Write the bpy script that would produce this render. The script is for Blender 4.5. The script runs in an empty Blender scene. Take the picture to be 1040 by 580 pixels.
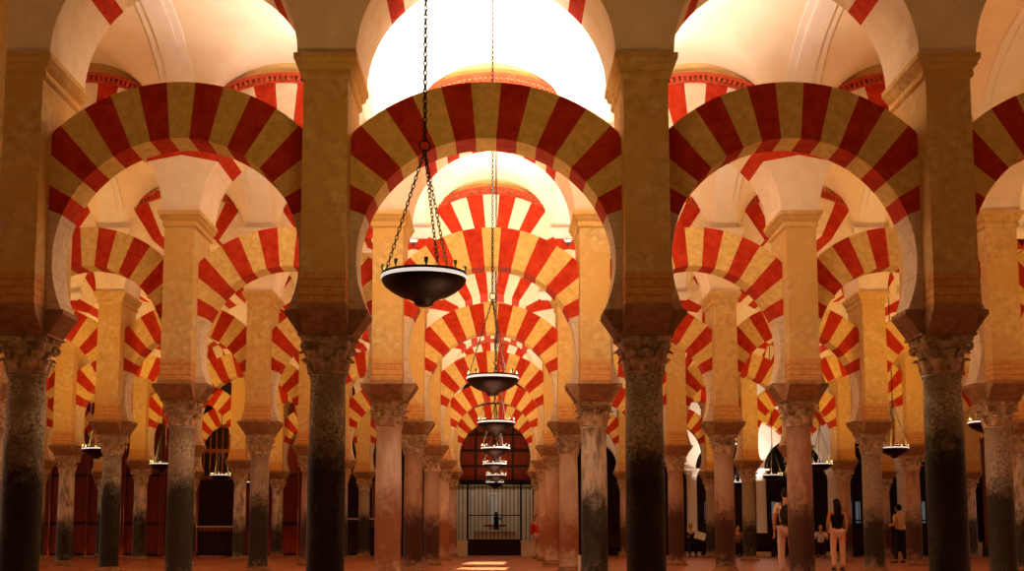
import bpy, bmesh, math, random
from mathutils import Vector, Matrix
random.seed(7)
PI = math.pi
S = bpy.context.scene
COL = S.collection

# ------------------------------------------------------------------ helpers
def link(o, parent=None):
    COL.objects.link(o)
    if parent is not None:
        o.parent = parent
    return o

def tag(o, label=None, cat=None, group=None, kind=None):
    if label: o['label'] = label
    if cat: o['category'] = cat
    if group: o['group'] = group
    if kind: o['kind'] = kind
    return o

def empty(name, loc=(0, 0, 0), rz=0.0):
    o = bpy.data.objects.new(name, None)
    o.empty_display_size = 0.2
    o.location = loc
    o.rotation_euler = (0, 0, rz)
    return link(o)

class MB:
    def __init__(s):
        s.v = []; s.f = []; s.m = []; s.mats = []; s.sm = []
    def slot(s, m):
        if m not in s.mats: s.mats.append(m)
        return s.mats.index(m)
    def add(s, vs, fs, m, smooth=False):
        b = len(s.v); k = s.slot(m)
        s.v += [tuple(v) for v in vs]
        for f in fs:
            s.f.append([b + i for i in f]); s.m.append(k); s.sm.append(smooth)
    def box(s, x0, x1, y0, y1, z0, z1, m):
        s.add([(x0,y0,z0),(x1,y0,z0),(x1,y1,z0),(x0,y1,z0),(x0,y0,z1),(x1,y0,z1),(x1,y1,z1),(x0,y1,z1)],
              [(0,3,2,1),(4,5,6,7),(0,1,5,4),(1,2,6,5),(2,3,7,6),(3,0,4,7)], m)
    def frustum(s, a, b, z0, z1, m, c=(0, 0)):
        # a, b = (half x, half y) at bottom and top
        vs = []
        for (hx, hy), z in ((a, z0), (b, z1)):
            vs += [(c[0]-hx,c[1]-hy,z),(c[0]+hx,c[1]-hy,z),(c[0]+hx,c[1]+hy,z),(c[0]-hx,c[1]+hy,z)]
        s.add(vs, [(0,3,2,1),(4,5,6,7),(0,1,5,4),(1,2,6,5),(2,3,7,6),(3,0,4,7)], m)
    def lathe(s, prof, n, m, c=(0, 0, 0), smooth=True, caps=True):
        vs = []; fs = []
        for r, z in prof:
            for i in range(n):
                a = 2*PI*i/n
                vs.append((c[0]+r*math.cos(a), c[1]+r*math.sin(a), c[2]+z))
        for j in range(len(prof)-1):
            for i in range(n):
                i2 = (i+1) % n
                fs.append((j*n+i, j*n+i2, (j+1)*n+i2, (j+1)*n+i))
        if caps:
            fs.append(tuple(range(n))[::-1])
            fs.append(tuple((len(prof)-1)*n+i for i in range(n)))
        s.add(vs, fs, m, smooth)
    def tube(s, pts, rad, n, m, smooth=True, closed=False):
        pts = [Vector(p) for p in pts]
        N = len(pts); rs = rad if isinstance(rad, (list, tuple)) else [rad]*N
        vs = []; fs = []
        up = Vector((0, 0, 1))
        prev = None
        for i, p in enumerate(pts):
            if closed: d = pts[(i+1) % N] - pts[(i-1) % N]
            else: d = pts[min(i+1, N-1)] - pts[max(i-1, 0)]
            d.normalize()
            if prev is None:
                u = d.cross(up)
                if u.length < 1e-4: u = d.cross(Vector((1, 0, 0)))
            else:
                u = prev - d*prev.dot(d)
            u.normalize(); prev = u; w = d.cross(u)
            for k in range(n):
                a = 2*PI*k/n
                q = p + (u*math.cos(a) + w*math.sin(a))*rs[i]
                vs.append(tuple(q))
        for i in range(N if closed else N-1):
            j = (i+1) % N
            for k in range(n):
                k2 = (k+1) % n
                fs.append((i*n+k, i*n+k2, j*n+k2, j*n+k))
        if not closed:
            fs.append(tuple(range(n))[::-1]); fs.append(tuple((N-1)*n+k for k in range(n)))
        s.add(vs, fs, m, smooth)
    def ellipsoid(s, c, r, m, nu=14, nv=10, rot=None):
        vs = []; fs = []
        for j in range(nv+1):
            t = PI*j/nv
            for i in range(nu):
                a = 2*PI*i/nu
                v = Vector((r[0]*math.sin(t)*math.cos(a), r[1]*math.sin(t)*math.sin(a), r[2]*math.cos(t)))
                if rot is not None: v = rot @ v
                vs.append((c[0]+v.x, c[1]+v.y, c[2]+v.z))
        for j in range(nv):
            for i in range(nu):
                i2 = (i+1) % nu
                fs.append((j*nu+i, (j+1)*nu+i, (j+1)*nu+i2, j*nu+i2))
        s.add(vs, fs, m, True)
    def mesh(s, name):
        me = bpy.data.meshes.new(name)
        me.from_pydata(s.v, [], s.f)
        for m in s.mats: me.materials.append(m)
        me.polygons.foreach_set('material_index', s.m)
        me.polygons.foreach_set('use_smooth', s.sm)
        me.update()
        bm = bmesh.new(); bm.from_mesh(me)
        bmesh.ops.remove_doubles(bm, verts=bm.verts, dist=1e-5)
        bmesh.ops.recalc_face_normals(bm, faces=bm.faces)
        bm.to_mesh(me); bm.free()
        return me
    def build(s, name, parent=None):
        return link(bpy.data.objects.new(name, s.mesh(name)), parent)

def copy_tree(root):
    c = root.copy(); COL.objects.link(c)
    for ch in list(root.children):
        d = ch.copy(); COL.objects.link(d); d.parent = c
        for g in list(ch.children):
            e = g.copy(); COL.objects.link(e); e.parent = d
    return c

# ------------------------------------------------------------------ materials
def mat(name, c1, c2=None, scale=6.0, rough=0.8, bump=0.0, detail=6.0, lo=0.35, hi=0.65, metal=0.0,
        c3=None, scale3=1.2, spec=0.06, courses=None, stretch=None, emis=None, rnd=0.0, lower_dark=None):
    m = bpy.data.materials.new(name); m.use_nodes = True
    nt = m.node_tree; N = nt.nodes; L = nt.links
    b = N['Principled BSDF']
    b.inputs['Roughness'].default_value = rough
    b.inputs['Metallic'].default_value = metal
    b.inputs['Specular IOR Level'].default_value = spec
    tc = N.new('ShaderNodeTexCoord'); oi = N.new('ShaderNodeObjectInfo')
    add = N.new('ShaderNodeVectorMath'); add.operation = 'ADD'
    mul = N.new('ShaderNodeVectorMath'); mul.operation = 'SCALE'
    cmb = N.new('ShaderNodeCombineXYZ')
    for k in range(3): L.new(oi.outputs['Random'], cmb.inputs[k])
    L.new(cmb.outputs[0], mul.inputs[0]); mul.inputs['Scale'].default_value = 37.0
    L.new(tc.outputs['Object'], add.inputs[0]); L.new(mul.outputs[0], add.inputs[1])
    vec = add.outputs[0]
    if stretch:
        mp = N.new('ShaderNodeMapping'); mp.inputs['Scale'].default_value = stretch
        L.new(vec, mp.inputs['Vector']); vec = mp.outputs[0]
    nz = N.new('ShaderNodeTexNoise'); nz.inputs['Scale'].default_value = scale
    nz.inputs['Detail'].default_value = detail; nz.inputs['Roughness'].default_value = 0.65
    L.new(vec, nz.inputs['Vector'])
    rp = N.new('ShaderNodeValToRGB')
    rp.color_ramp.elements[0].position = lo; rp.color_ramp.elements[0].color = (*c1, 1)
    rp.color_ramp.elements[1].position = hi; rp.color_ramp.elements[1].color = (*(c2 or c1), 1)
    L.new(nz.outputs['Fac'], rp.inputs['Fac'])
    out = rp.outputs['Color']
    if c3:
        n3 = N.new('ShaderNodeTexNoise'); n3.inputs['Scale'].default_value = scale3; n3.inputs['Detail'].default_value = 5
        L.new(vec, n3.inputs['Vector'])
        r3 = N.new('ShaderNodeValToRGB'); r3.color_ramp.elements[0].position = 0.42; r3.color_ramp.elements[1].position = 0.62
        L.new(n3.outputs['Fac'], r3.inputs['Fac'])
        mx = N.new('ShaderNodeMix'); mx.data_type = 'RGBA'
        L.new(r3.outputs['Color'], mx.inputs['Factor']); L.new(out, mx.inputs['A']); mx.inputs['B'].default_value = (*c3, 1)
        out = mx.outputs['Result']
    if courses:   # stone courses: (width, height, mortar colour)
        br = N.new('ShaderNodeTexBrick')
        br.inputs['Scale'].default_value = 1.0
        br.inputs['Brick Width'].default_value = courses[0]; br.inputs['Row Height'].default_value = courses[1]
        br.inputs['Mortar Size'].default_value = courses[3] if len(courses) > 3 else 0.008
        br.inputs['Mortar Smooth'].default_value = 0.4
        br.inputs['Color1'].default_value = (1, 1, 1, 1); br.inputs['Color2'].default_value = (0.86, 0.84, 0.8, 1)
        br.inputs['Mortar'].default_value = (*courses[2], 1)
        sp = N.new('ShaderNodeSeparateXYZ'); L.new(tc.outputs['Object'], sp.inputs[0])
        ad = N.new('ShaderNodeMath'); ad.operation = 'ADD'; L.new(sp.outputs['X'], ad.inputs[0]); L.new(sp.outputs['Y'], ad.inputs[1])
        cb = N.new('ShaderNodeCombineXYZ')
        if len(courses) > 4:
            L.new(sp.outputs['X'], cb.inputs['X']); L.new(sp.outputs['Y'], cb.inputs['Y'])
        else:
            L.new(ad.outputs[0], cb.inputs['X']); L.new(sp.outputs['Z'], cb.inputs['Y'])
        L.new(cb.outputs[0], br.inputs['Vector'])
        mm = N.new('ShaderNodeMix'); mm.data_type = 'RGBA'; mm.blend_type = 'MULTIPLY'; mm.inputs['Factor'].default_value = 1
        L.new(out, mm.inputs['A']); L.new(br.outputs['Color'], mm.inputs['B']); out = mm.outputs['Result']
    if lower_dark:   # darker lower part of the shaft with a ragged edge: (colour, lowest and highest upper edge, lower edge)
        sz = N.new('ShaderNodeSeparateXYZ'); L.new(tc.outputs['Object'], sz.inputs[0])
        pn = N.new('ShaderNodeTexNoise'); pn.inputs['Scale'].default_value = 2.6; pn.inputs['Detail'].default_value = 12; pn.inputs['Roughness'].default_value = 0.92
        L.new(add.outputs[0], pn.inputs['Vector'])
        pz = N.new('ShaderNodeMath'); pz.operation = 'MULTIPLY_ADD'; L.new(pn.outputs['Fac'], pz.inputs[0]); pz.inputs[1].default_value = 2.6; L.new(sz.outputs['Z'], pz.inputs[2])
        tp = N.new('ShaderNodeMapRange'); L.new(oi.outputs['Random'], tp.inputs['Value']); tp.inputs['To Min'].default_value = lower_dark[1]+1.3; tp.inputs['To Max'].default_value = lower_dark[2]+1.3
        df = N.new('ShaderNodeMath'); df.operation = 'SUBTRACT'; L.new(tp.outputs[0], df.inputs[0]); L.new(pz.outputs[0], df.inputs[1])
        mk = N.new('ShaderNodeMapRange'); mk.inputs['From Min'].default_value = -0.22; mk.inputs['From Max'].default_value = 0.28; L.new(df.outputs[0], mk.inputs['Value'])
        lb = N.new('ShaderNodeMapRange'); lb.inputs['From Min'].default_value = lower_dark[3]+1.15; lb.inputs['From Max'].default_value = lower_dark[3]+1.5; L.new(pz.outputs[0], lb.inputs['Value'])
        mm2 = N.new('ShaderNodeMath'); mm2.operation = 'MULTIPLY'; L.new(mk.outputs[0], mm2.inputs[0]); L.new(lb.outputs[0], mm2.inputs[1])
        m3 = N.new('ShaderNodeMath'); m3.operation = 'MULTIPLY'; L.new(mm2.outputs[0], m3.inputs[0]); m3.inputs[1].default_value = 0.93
        pm = N.new('ShaderNodeMix'); pm.data_type = 'RGBA'; L.new(m3.outputs[0], pm.inputs['Factor']); L.new(out, pm.inputs['A']); pm.inputs['B'].default_value = (*lower_dark[0], 1)
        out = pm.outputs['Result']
    if rnd:
        hs = N.new('ShaderNodeHueSaturation')
        mr = N.new('ShaderNodeMapRange'); mr.inputs['To Min'].default_value = 1-rnd; mr.inputs['To Max'].default_value = 1+rnd
        L.new(oi.outputs['Random'], mr.inputs['Value']); L.new(mr.outputs[0], hs.inputs['Value'])
        L.new(out, hs.inputs['Color']); out = hs.outputs['Color']
    L.new(out, b.inputs['Base Color'])
    if bump:
        bp = N.new('ShaderNodeBump'); bp.inputs['Strength'].default_value = bump; bp.inputs['Distance'].default_value = 0.02
        L.new(nz.outputs['Fac'], bp.inputs['Height']); L.new(bp.outputs[0], b.inputs['Normal'])
    if emis:
        b.inputs['Emission Color'].default_value = (*emis[0], 1); b.inputs['Emission Strength'].default_value = emis[1]
    return m

M = {}
M['stone'] = mat('sandstone', (0.44, 0.27, 0.085), (0.66, 0.45, 0.19), 9, 0.85, 0.5, c3=(0.56, 0.33, 0.10), scale3=1.5)
M['voussoir_stone'] = mat('voussoir_sandstone', (0.56, 0.37, 0.10), (0.76, 0.53, 0.19), 11, 0.85, 0.3)
M['voussoir_pale'] = mat('voussoir_pale_plaster', (0.72, 0.58, 0.40), (0.82, 0.70, 0.52), 9, 0.85, 0.15)
M['voussoir_red'] = mat('voussoir_red_brick', (0.34, 0.018, 0.006), (0.50, 0.042, 0.012), 8, 0.8, 0.25)
M['plaster'] = mat('lime_plaster', (0.72, 0.58, 0.42), (0.80, 0.68, 0.52), 3, 0.9, 0.08)
M['spandrel'] = mat('ochre_wash', (0.62, 0.42, 0.16), (0.70, 0.50, 0.22), 4, 0.9)
M['springer'] = mat('springer_stone', (0.58, 0.44, 0.28), (0.74, 0.60, 0.42), 12, 0.85, 0.3, courses=(0.7, 0.3, (0.72, 0.66, 0.58), 0.006))
M['vault'] = mat('vault_plaster', (0.73, 0.58, 0.41), (0.79, 0.65, 0.48), 2, 0.9, 0.03)
M['vault_rib'] = mat('vault_rib_plaster', (0.72, 0.63, 0.54), (0.78, 0.70, 0.62), 3, 0.9)
M['brick'] = mat('thin_brick', (0.50, 0.22, 0.06), (0.64, 0.34, 0.11), 14, 0.85, 0.3, courses=(3.1, 0.085, (0.66, 0.60, 0.52), 0.009))
M['dentil'] = mat('red_dentil_moulding', (0.42, 0.05, 0.02), (0.52, 0.09, 0.04), 8, 0.8)
M['impost'] = mat('impost_stone', (0.24, 0.12, 0.055), (0.38, 0.21, 0.10), 10, 0.85, 0.3)
M['capital'] = mat('capital_marble', (0.26, 0.16, 0.085), (0.66, 0.49, 0.30), 8, 0.7, 0.4, lo=0.34, hi=0.60)
M['sh_grey'] = mat('grey_granite', (0.13, 0.10, 0.07), (0.50, 0.40, 0.27), 26, 0.45, 0.1, lo=0.36, hi=0.6, c3=(0.34, 0.26, 0.17), scale3=3, lower_dark=((0.012, 0.010, 0.008), 1.25, 1.75, 0.1), spec=0.12)
M['sh_dark'] = mat('black_mottled_marble', (0.10, 0.095, 0.065), (0.62, 0.56, 0.38), 30, 0.4, 0.1, lo=0.36, hi=0.60, c3=(0.26, 0.23, 0.16), scale3=3, lower_dark=((0.005, 0.005, 0.005), 1.45, 2.05, -0.9), spec=0.12)
M['sh_pink'] = mat('rose_marble', (0.30, 0.14, 0.08), (0.50, 0.30, 0.19), 7, 0.4, 0.05, c3=(0.46, 0.33, 0.23), scale3=1.5, stretch=(1, 1, 0.4), lower_dark=((0.05, 0.014, 0.008), 1.2, 1.65, 0.12), spec=0.12)
M['sh_cream'] = mat('cream_marble', (0.52, 0.38, 0.27), (0.72, 0.58, 0.44), 5, 0.4, 0.05, c3=(0.48, 0.28, 0.17), scale3=1.3, stretch=(1, 1, 0.4), lower_dark=((0.26, 0.085, 0.035), 1.1, 1.5, 0.3), spec=0.12)
M['sh_vein'] = mat('veined_grey_marble', (0.20, 0.16, 0.12), (0.60, 0.50, 0.37), 9, 0.35, 0.05, lo=0.38, hi=0.56, stretch=(1, 1, 0.35), lower_dark=((0.014, 0.010, 0.008), 1.2, 1.6, 0.0), spec=0.12)
M['floor'] = mat('red_marble_floor', (0.30, 0.075, 0.025), (0.42, 0.125, 0.045), 3, 0.35, 0.02, courses=(1.0, 0.5, (0.6, 0.5, 0.4), 0.008, 1), spec=0.4)
M['iron'] = mat('black_iron', (0.010, 0.009, 0.008), (0.02, 0.018, 0.015), 20, 0.5, metal=0.6)
M['bronze'] = mat('dark_bronze', (0.018, 0.008, 0.006), (0.03, 0.012, 0.009), 12, 0.45, metal=0.5)
M['rim'] = mat('rim_ring_added_glow', (0.75, 0.72, 0.68), (0.85, 0.82, 0.78), 12, 0.35, emis=((1, 0.93, 0.85), 0.7))  # emission added so the pale rim band looks brightly lit
M['maroon'] = mat('maroon_wood', (0.13, 0.018, 0.008), (0.20, 0.032, 0.014), 5, 0.6, stretch=(4, 4, 0.3))
M['brownwood'] = mat('red_brown_wood', (0.20, 0.045, 0.015), (0.30, 0.08, 0.03), 6, 0.5, stretch=(4, 4, 0.3))
M['darkwood'] = mat('near_black_wood', (0.022, 0.010, 0.006), (0.035, 0.016, 0.009), 6, 0.5, stretch=(4, 4, 0.3))
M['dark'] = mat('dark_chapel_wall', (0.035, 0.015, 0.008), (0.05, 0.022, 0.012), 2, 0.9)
M['white'] = mat('white_plaster', (0.78, 0.74, 0.68), (0.84, 0.80, 0.75), 4, 0.9)
M['beige'] = mat('beige_plaster', (0.66, 0.52, 0.36), (0.74, 0.60, 0.43), 4, 0.9)
M['ochre'] = mat('green_ochre_panel', (0.30, 0.28, 0.10), (0.38, 0.34, 0.13), 5, 0.8)
M['winlit'] = mat('dim_window_glass', (0.3,0.36,0.38), None, 5, 0.3, emis=((0.55,0.68,0.75),0.10))
M['glass'] = mat('lamp_glass', (0.12, 0.12, 0.10), None, 5, 0.15)

def flat(name, c, rough=0.8, c2=None, scale=20):
    return mat(name, c, c2 or tuple(min(1, x*1.15) for x in c), scale, rough, 0.05)

# ------------------------------------------------------------------ camera: 1040 x 580, f = 1320 px, 7 degrees up, shifted frame
PITCH = math.radians(7.0); FPX = 1320.0; EYE = 0.78
cam = bpy.data.cameras.new('camera'); cam.sensor_width = 36.0
cam.lens = 36.0*FPX/1040.0; cam.shift_x = 16.0/1040.0; cam.shift_y = 93.0/1040.0
cam.clip_end = 300
co = bpy.data.objects.new('camera', cam); COL.objects.link(co)
co.location = (0, 0, EYE); co.rotation_euler = (PI/2 + PITCH, 0, 0)
S.camera = co

# ------------------------------------------------------------------ plan of the hall: rows of columns (X of the axes)
def row(Y, pxs):
    s = FPX/(Y*math.cos(PITCH) + 1.6*math.sin(PITCH))
    return [(p-504.0)/s for p in pxs]
YS = [14.1, 20.9, 27.8, 35.1, 42.0, 49.3]
XS = [row(14.1, [-272, 27, 333, 654, 957, 1262]),
      row(20.9, [-205, -10, 185, 395, 603, 811, 1013, 1215]),
      row(27.8, [-190, -38, 114, 264, 420, 577.5, 735, 885, 1037, 1190]),
      row(35.1, [-170, -52, 68, 190, 314, 438.5, 561, 686, 809, 926, 1046, 1168]),
      row(42.0, [-62, 40, 143, 244, 347, 450, 553.5, 657, 760, 857, 957, 1058]),
      row(49.3, [-70, 17, 105, 194, 282, 370, 458.5, 547, 635, 722, 810, 898, 985, 1072])]
ORD = ['first', 'second', 'third', 'fourth', 'fifth', 'sixth', 'seventh', 'eighth']
HW = 0.60          # half thickness of the upper wall
Z_IMP = 3.22; Z_COR = 5.78; Z_SPR = 5.95

# ------------------------------------------------------------------ capital, column, pier
def leaf(mb, ang, r0, z0, h, w, curl, m):
    # acanthus leaf: tapering curved blade with thickness, tip curled outward
    ca, sa = math.cos(ang), math.sin(ang)
    n = 6; vs = []; fs = []
    for side, off in ((0, 0.0), (1, -0.022)):
        for i in range(n):
            t = i/(n-1)
            rr = r0 + 0.02 + curl*(t**2.2) + off
            zz = z0 + h*math.sin(t*PI*0.56)/math.sin(PI*0.56) - (0.03 if t > 0.95 else 0)
            ww = w*(0.85 + 0.35*math.sin(t*PI))*(1 if t < .9 else .55)
            for s in (-1, 0, 1):
                r2 = rr + (0.016 if s == 0 else -0.004)
                vs.append((ca*r2 - sa*s*ww/2, sa*r2 + ca*s*ww/2, zz))
    for b in (0, n*3):
        for i in range(n-1):
            for s in (0, 1):
                a = b+i*3+s
                fs.append((a, a+1, a+4, a+3))
    o = n*3
    for i in range(n-1):
        fs.append((i*3, i*3+3, o+i*3+3, o+i*3)); fs.append((i*3+2, i*3+5, o+i*3+5, o+i*3+2))
    fs.append(((n-1)*3, (n-1)*3+1, o+(n-1)*3+1, o+(n-1)*3)); fs.append(((n-1)*3+1, (n-1)*3+2, o+(n-1)*3+2, o+(n-1)*3+1))
    mb.add(vs, fs, m, True)

def capital_mesh(var):
    mb = MB(); m = M['capital']; z0 = 2.53; main = mb; vols = []
    hgt = 0.45
    KZ = 0.40/0.45
    mb.lathe([(0.205, 0.0), (0.225, 0.012), (0.225, 0.035), (0.205, 0.045), (0.20, 0.12), (0.205, 0.22), (0.225, 0.30), (0.26, 0.37), (0.28, 0.385)], 24, m, (0, 0, z0))
    n1 = 8
    for i in range(n1):
        leaf(mb, 2*PI*(i+.5)/n1, 0.20, z0+0.04, 0.155, 0.145, 0.075 + 0.01*var, m)
    for i in range(8):
        leaf(mb, 2*PI*i/8, 0.20, z0+0.10, 0.20, 0.13, 0.105, m)
    for i in range(4):       # corner volutes: scrolls beneath the abacus
        a = PI/4 + i*PI/2
        ca, sa = math.cos(a), math.sin(a)
        pts = []
        for k in range(15):
            t = k/14; th = t*2.6*PI; rr = 0.062*(1-t*0.72)
            pts.append((0.315 + rr*math.cos(th+PI*0.9)*1.0, 0.335 + rr*math.sin(th+PI*0.9)))
        p3 = [(0.225*ca, 0.225*sa, z0+0.22), (0.265*ca, 0.265*sa, z0+0.31)] + [(x*ca, x*sa, z0+z) for x, z in pts]
        mb = MB(); vols.append(mb)
        mb.tube(p3, [0.016, 0.022]+[0.026*(1-0.4*k/14) for k in range(15)], 7, m)
        leaf(mb, a, 0.22, z0+0.16, 0.17, 0.09, 0.10, m)
    mb = MB(); aba = mb
    # concave abacus with a fleuron on each side
    ring = []
    for i in range(4):
        a0 = PI/4 + i*PI/2; a1 = a0 + PI/2
        c0 = Vector((math.cos(a0), math.sin(a0)))*0.40; c1 = Vector((math.cos(a1), math.sin(a1)))*0.40
        mid = (c0+c1)/2; nrm = mid.normalized()
        for t in (0.06, 0.25, 0.5, 0.75, 0.94):
            p = c0.lerp(c1, t) - nrm*0.05*math.sin(PI*t)
            ring.append(p)
    nn = len(ring)
    vs = [(p.x*0.96, p.y*0.96, z0+0.385) for p in ring] + [(p.x, p.y, z0+0.41) for p in ring] + [(p.x, p.y, z0+hgt) for p in ring]
    fs = [tuple(range(nn))[::-1], tuple(2*nn+i for i in range(nn))]
    for l in (0, 1):
        for i in range(nn):
            j = (i+1) % nn
            fs.append((l*nn+i, l*nn+j, (l+1)*nn+j, (l+1)*nn+i))
    mb.add(vs, fs, m)
    for i in range(4):
        a = i*PI/2
        mb.ellipsoid((0.245*math.cos(a), 0.245*math.sin(a), z0+0.415), (0.045, 0.045, 0.04), m, 8, 6)
    for q in [main, aba] + vols: q.v = [(x, y, z0+(z-z0)*KZ) for x, y, z in q.v]
    return main.mesh('capital'), aba.mesh('abacus'), [q.mesh('volute') for q in vols]
CAPS = [capital_mesh(0), capital_mesh(2)]

def shaft_mesh(m, r0, r1):
    mb = MB()
    prof = [(r0*1.04, 0.15), (r0*1.04, 0.18), (r0, 0.22)]
    for k in range(1, 10):
        t = k/9.0
        prof.append((r0 + (r1-r0)*t + 0.006*math.sin(PI*t), 0.22 + (2.48-0.22)*t))
    prof += [(r1*1.06, 2.49), (r1*1.08, 2.51), (r1*1.06, 2.53)]
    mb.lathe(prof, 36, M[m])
    return mb.mesh('shaft')
def base_mesh():
    mb = MB(); m = M['impost']
    mb.box(-0.27, 0.27, -0.27, 0.27, 0.0, 0.05, m)
    mb.lathe([(0.26, 0.05), (0.275, 0.065), (0.275, 0.085), (0.25, 0.10), (0.235, 0.115), (0.245, 0.13), (0.245, 0.142), (0.225, 0.152)], 32, m)
    return mb.mesh('base')
def impost_mesh():
    mb = MB(); m = M['impost']
    mb.box(-0.30, 0.30, -0.30, 0.30, 2.93, 2.955, m)
    mb.frustum((0.245, 0.295), (0.25, 0.575), 2.95, 3.17, m)
    mb.box(-0.255, 0.255, -0.585, 0.585, 3.17, Z_IMP, m)
    mb.frustum((0.295, 0.245), (0.445, 0.25), 2.952, 3.165, m)
    mb.box(-0.45, 0.45, -0.255, 0.255, 3.165, Z_IMP-0.003, m)
    return mb.mesh('impost')
BASE = base_mesh(); IMP = impost_mesh()
SHAFTS = {}
DESC = {'sh_grey': 'speckled grey granite', 'sh_dark': 'black mottled marble', 'sh_pink': 'rose red marble',
        'sh_cream': 'cream and pink marble', 'sh_vein': 'dark veined pale marble'}
def place_name(i, c):
    # i: index of the column counted from the central aisle; negative = left
    if i == 0: return None
    n = abs(i); side = 'left' if i < 0 else 'right'
    return '%s %s of the central aisle' % (ORD[n-1] if n <= 8 else str(n), side)

def make_column(x, y, sm, label, group):
    r = empty('column', (x, y, 0), random.choice([0, PI/2, PI, -PI/2]) if False else 0)
    tag(r, label, 'column', group, 'thing')
    if sm not in SHAFTS:
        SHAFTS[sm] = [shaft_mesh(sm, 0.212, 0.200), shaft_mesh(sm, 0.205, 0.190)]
    cp, ab, vo = random.choice(CAPS)
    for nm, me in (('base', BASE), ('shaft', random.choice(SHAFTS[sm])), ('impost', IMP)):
        link(bpy.data.objects.new(nm, me), r)
    c = link(bpy.data.objects.new('capital', cp), r)
    link(bpy.data.objects.new('abacus', ab), c)
    for v in vo: link(bpy.data.objects.new('volute', v), c)
    return r

def pier_meshes():
    b = MB(); b.box(-0.24, 0.24, -0.575, 0.575, 3.56, Z_COR, M['stone'])
    k = MB(); k.box(-0.245, 0.245, -0.58, 0.58, Z_IMP, 3.56, M['brick'])
    c = MB(); st = M['stone']
    # cornice: roll mouldings on the flanks under a flat slab
    prof = [(0.245, 0.58, Z_COR-0.10), (0.275, 0.60, Z_COR-0.07), (0.275, 0.60, Z_COR-0.02), (0.26, 0.595, Z_COR+0.0), (0.31, 0.63, Z_COR+0.045),
            (0.315, 0.635, Z_COR+0.06), (0.30, 0.63, Z_COR+0.065), (0.34, 0.66, Z_COR+0.11), (0.34, 0.66, Z_SPR)]
    vs = []; fs = []
    for hx, hy, z in prof: vs += [(-hx,-hy,z),(hx,-hy,z),(hx,hy,z),(-hx,hy,z)]
    for j in range(len(prof)-1):
        for i in range(4):
            fs.append((j*4+i, j*4+(i+1)%4, (j+1)*4+(i+1)%4, (j+1)*4+i))
    fs.append((0,3,2,1)); n = (len(prof)-1)*4; fs.append((n, n+1, n+2, n+3))
    c.add(vs, fs, st)
    return b.mesh('pier_body'), k.mesh('brick_course'), c.mesh('cornice')
PIER = pier_meshes()
def make_pier(x, y, label, group):
    r = empty('pier', (x, y, 0)); tag(r, label, 'pier', group, 'thing')
    for nm, me in zip(('pier_body', 'brick_course', 'cornice'), PIER):
        link(bpy.data.objects.new(nm, me), r)
    return r

# ------------------------------------------------------------------ arches (drawn for a half bay of 1.65 m, centre at x = 0)
HB = 1.65
def wedge(mb, inner, outer, t, m):
    # inner/outer: lists of (x, z) of equal length, running the same way
    n = len(inner); vs = []; fs = []
    for y in (-t, t):
        vs += [(x, y, z) for x, z in inner] + [(x, y, z) for x, z in outer]
    o = 2*n
    for i in range(n-1):
        fs.append((i, i+1, n+i+1, n+i)); fs.append((o+i, o+n+i, o+n+i+1, o+i+1))
        fs.append((i, o+i, o+i+1, i+1)); fs.append((n+i, n+i+1, o+n+i+1, o+n+i))
    fs.append((0, n, o+n, o)); fs.append((n-1, o+n-1, o+2*n-1, 2*n-1) if False else (n-1, o+n-1, o+2*n-1, 2*n-1))
    mb.add(vs, fs, m)

def lower_arch():
    r = empty('horseshoe_arch')
    Rin, Rout, cz, t, clip = 1.35, 1.99, 3.78, 0.24, 1.43
    da = math.radians(9.2)
    def pt_in(a, R=Rin): return (R*math.sin(a), cz + R*math.cos(a))
    def pt_out(a):
        ro = Rout
        if abs(math.sin(a))*ro > clip: ro = clip/abs(math.sin(a))
        return (ro*math.sin(a), cz + ro*math.cos(a))
    ring = MB()
    for k in range(-7, 8):
        a0 = (k-.5)*da; a1 = (k+.5)*da
        A = [a0 + (a1-a0)*i/3 for i in range(4)]
        wedge(ring, [pt_in(a) for a in A], [pt_out(a) for a in A], t, M['voussoir_red'] if k % 2 else M['voussoir_stone'])
    ring.build('voussoir_ring', r)
    for s in (-1, 1):
        leg = MB(); amax = math.acos((Z_IMP-cz)/Rin)
        A = [7.5*da + (amax-7.5*da)*i/9 for i in range(10)]
        inn = [(s*x, z) for x, z in (pt_in(a) for a in A)]
        out = [(s*clip, z) for x, z in inn]
        top = pt_out(A[0]); out[0] = (s*clip, top[1])
        wedge(leg, inn, out, t, M['springer'])
        leg.build('springer', r)
    return r

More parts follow.
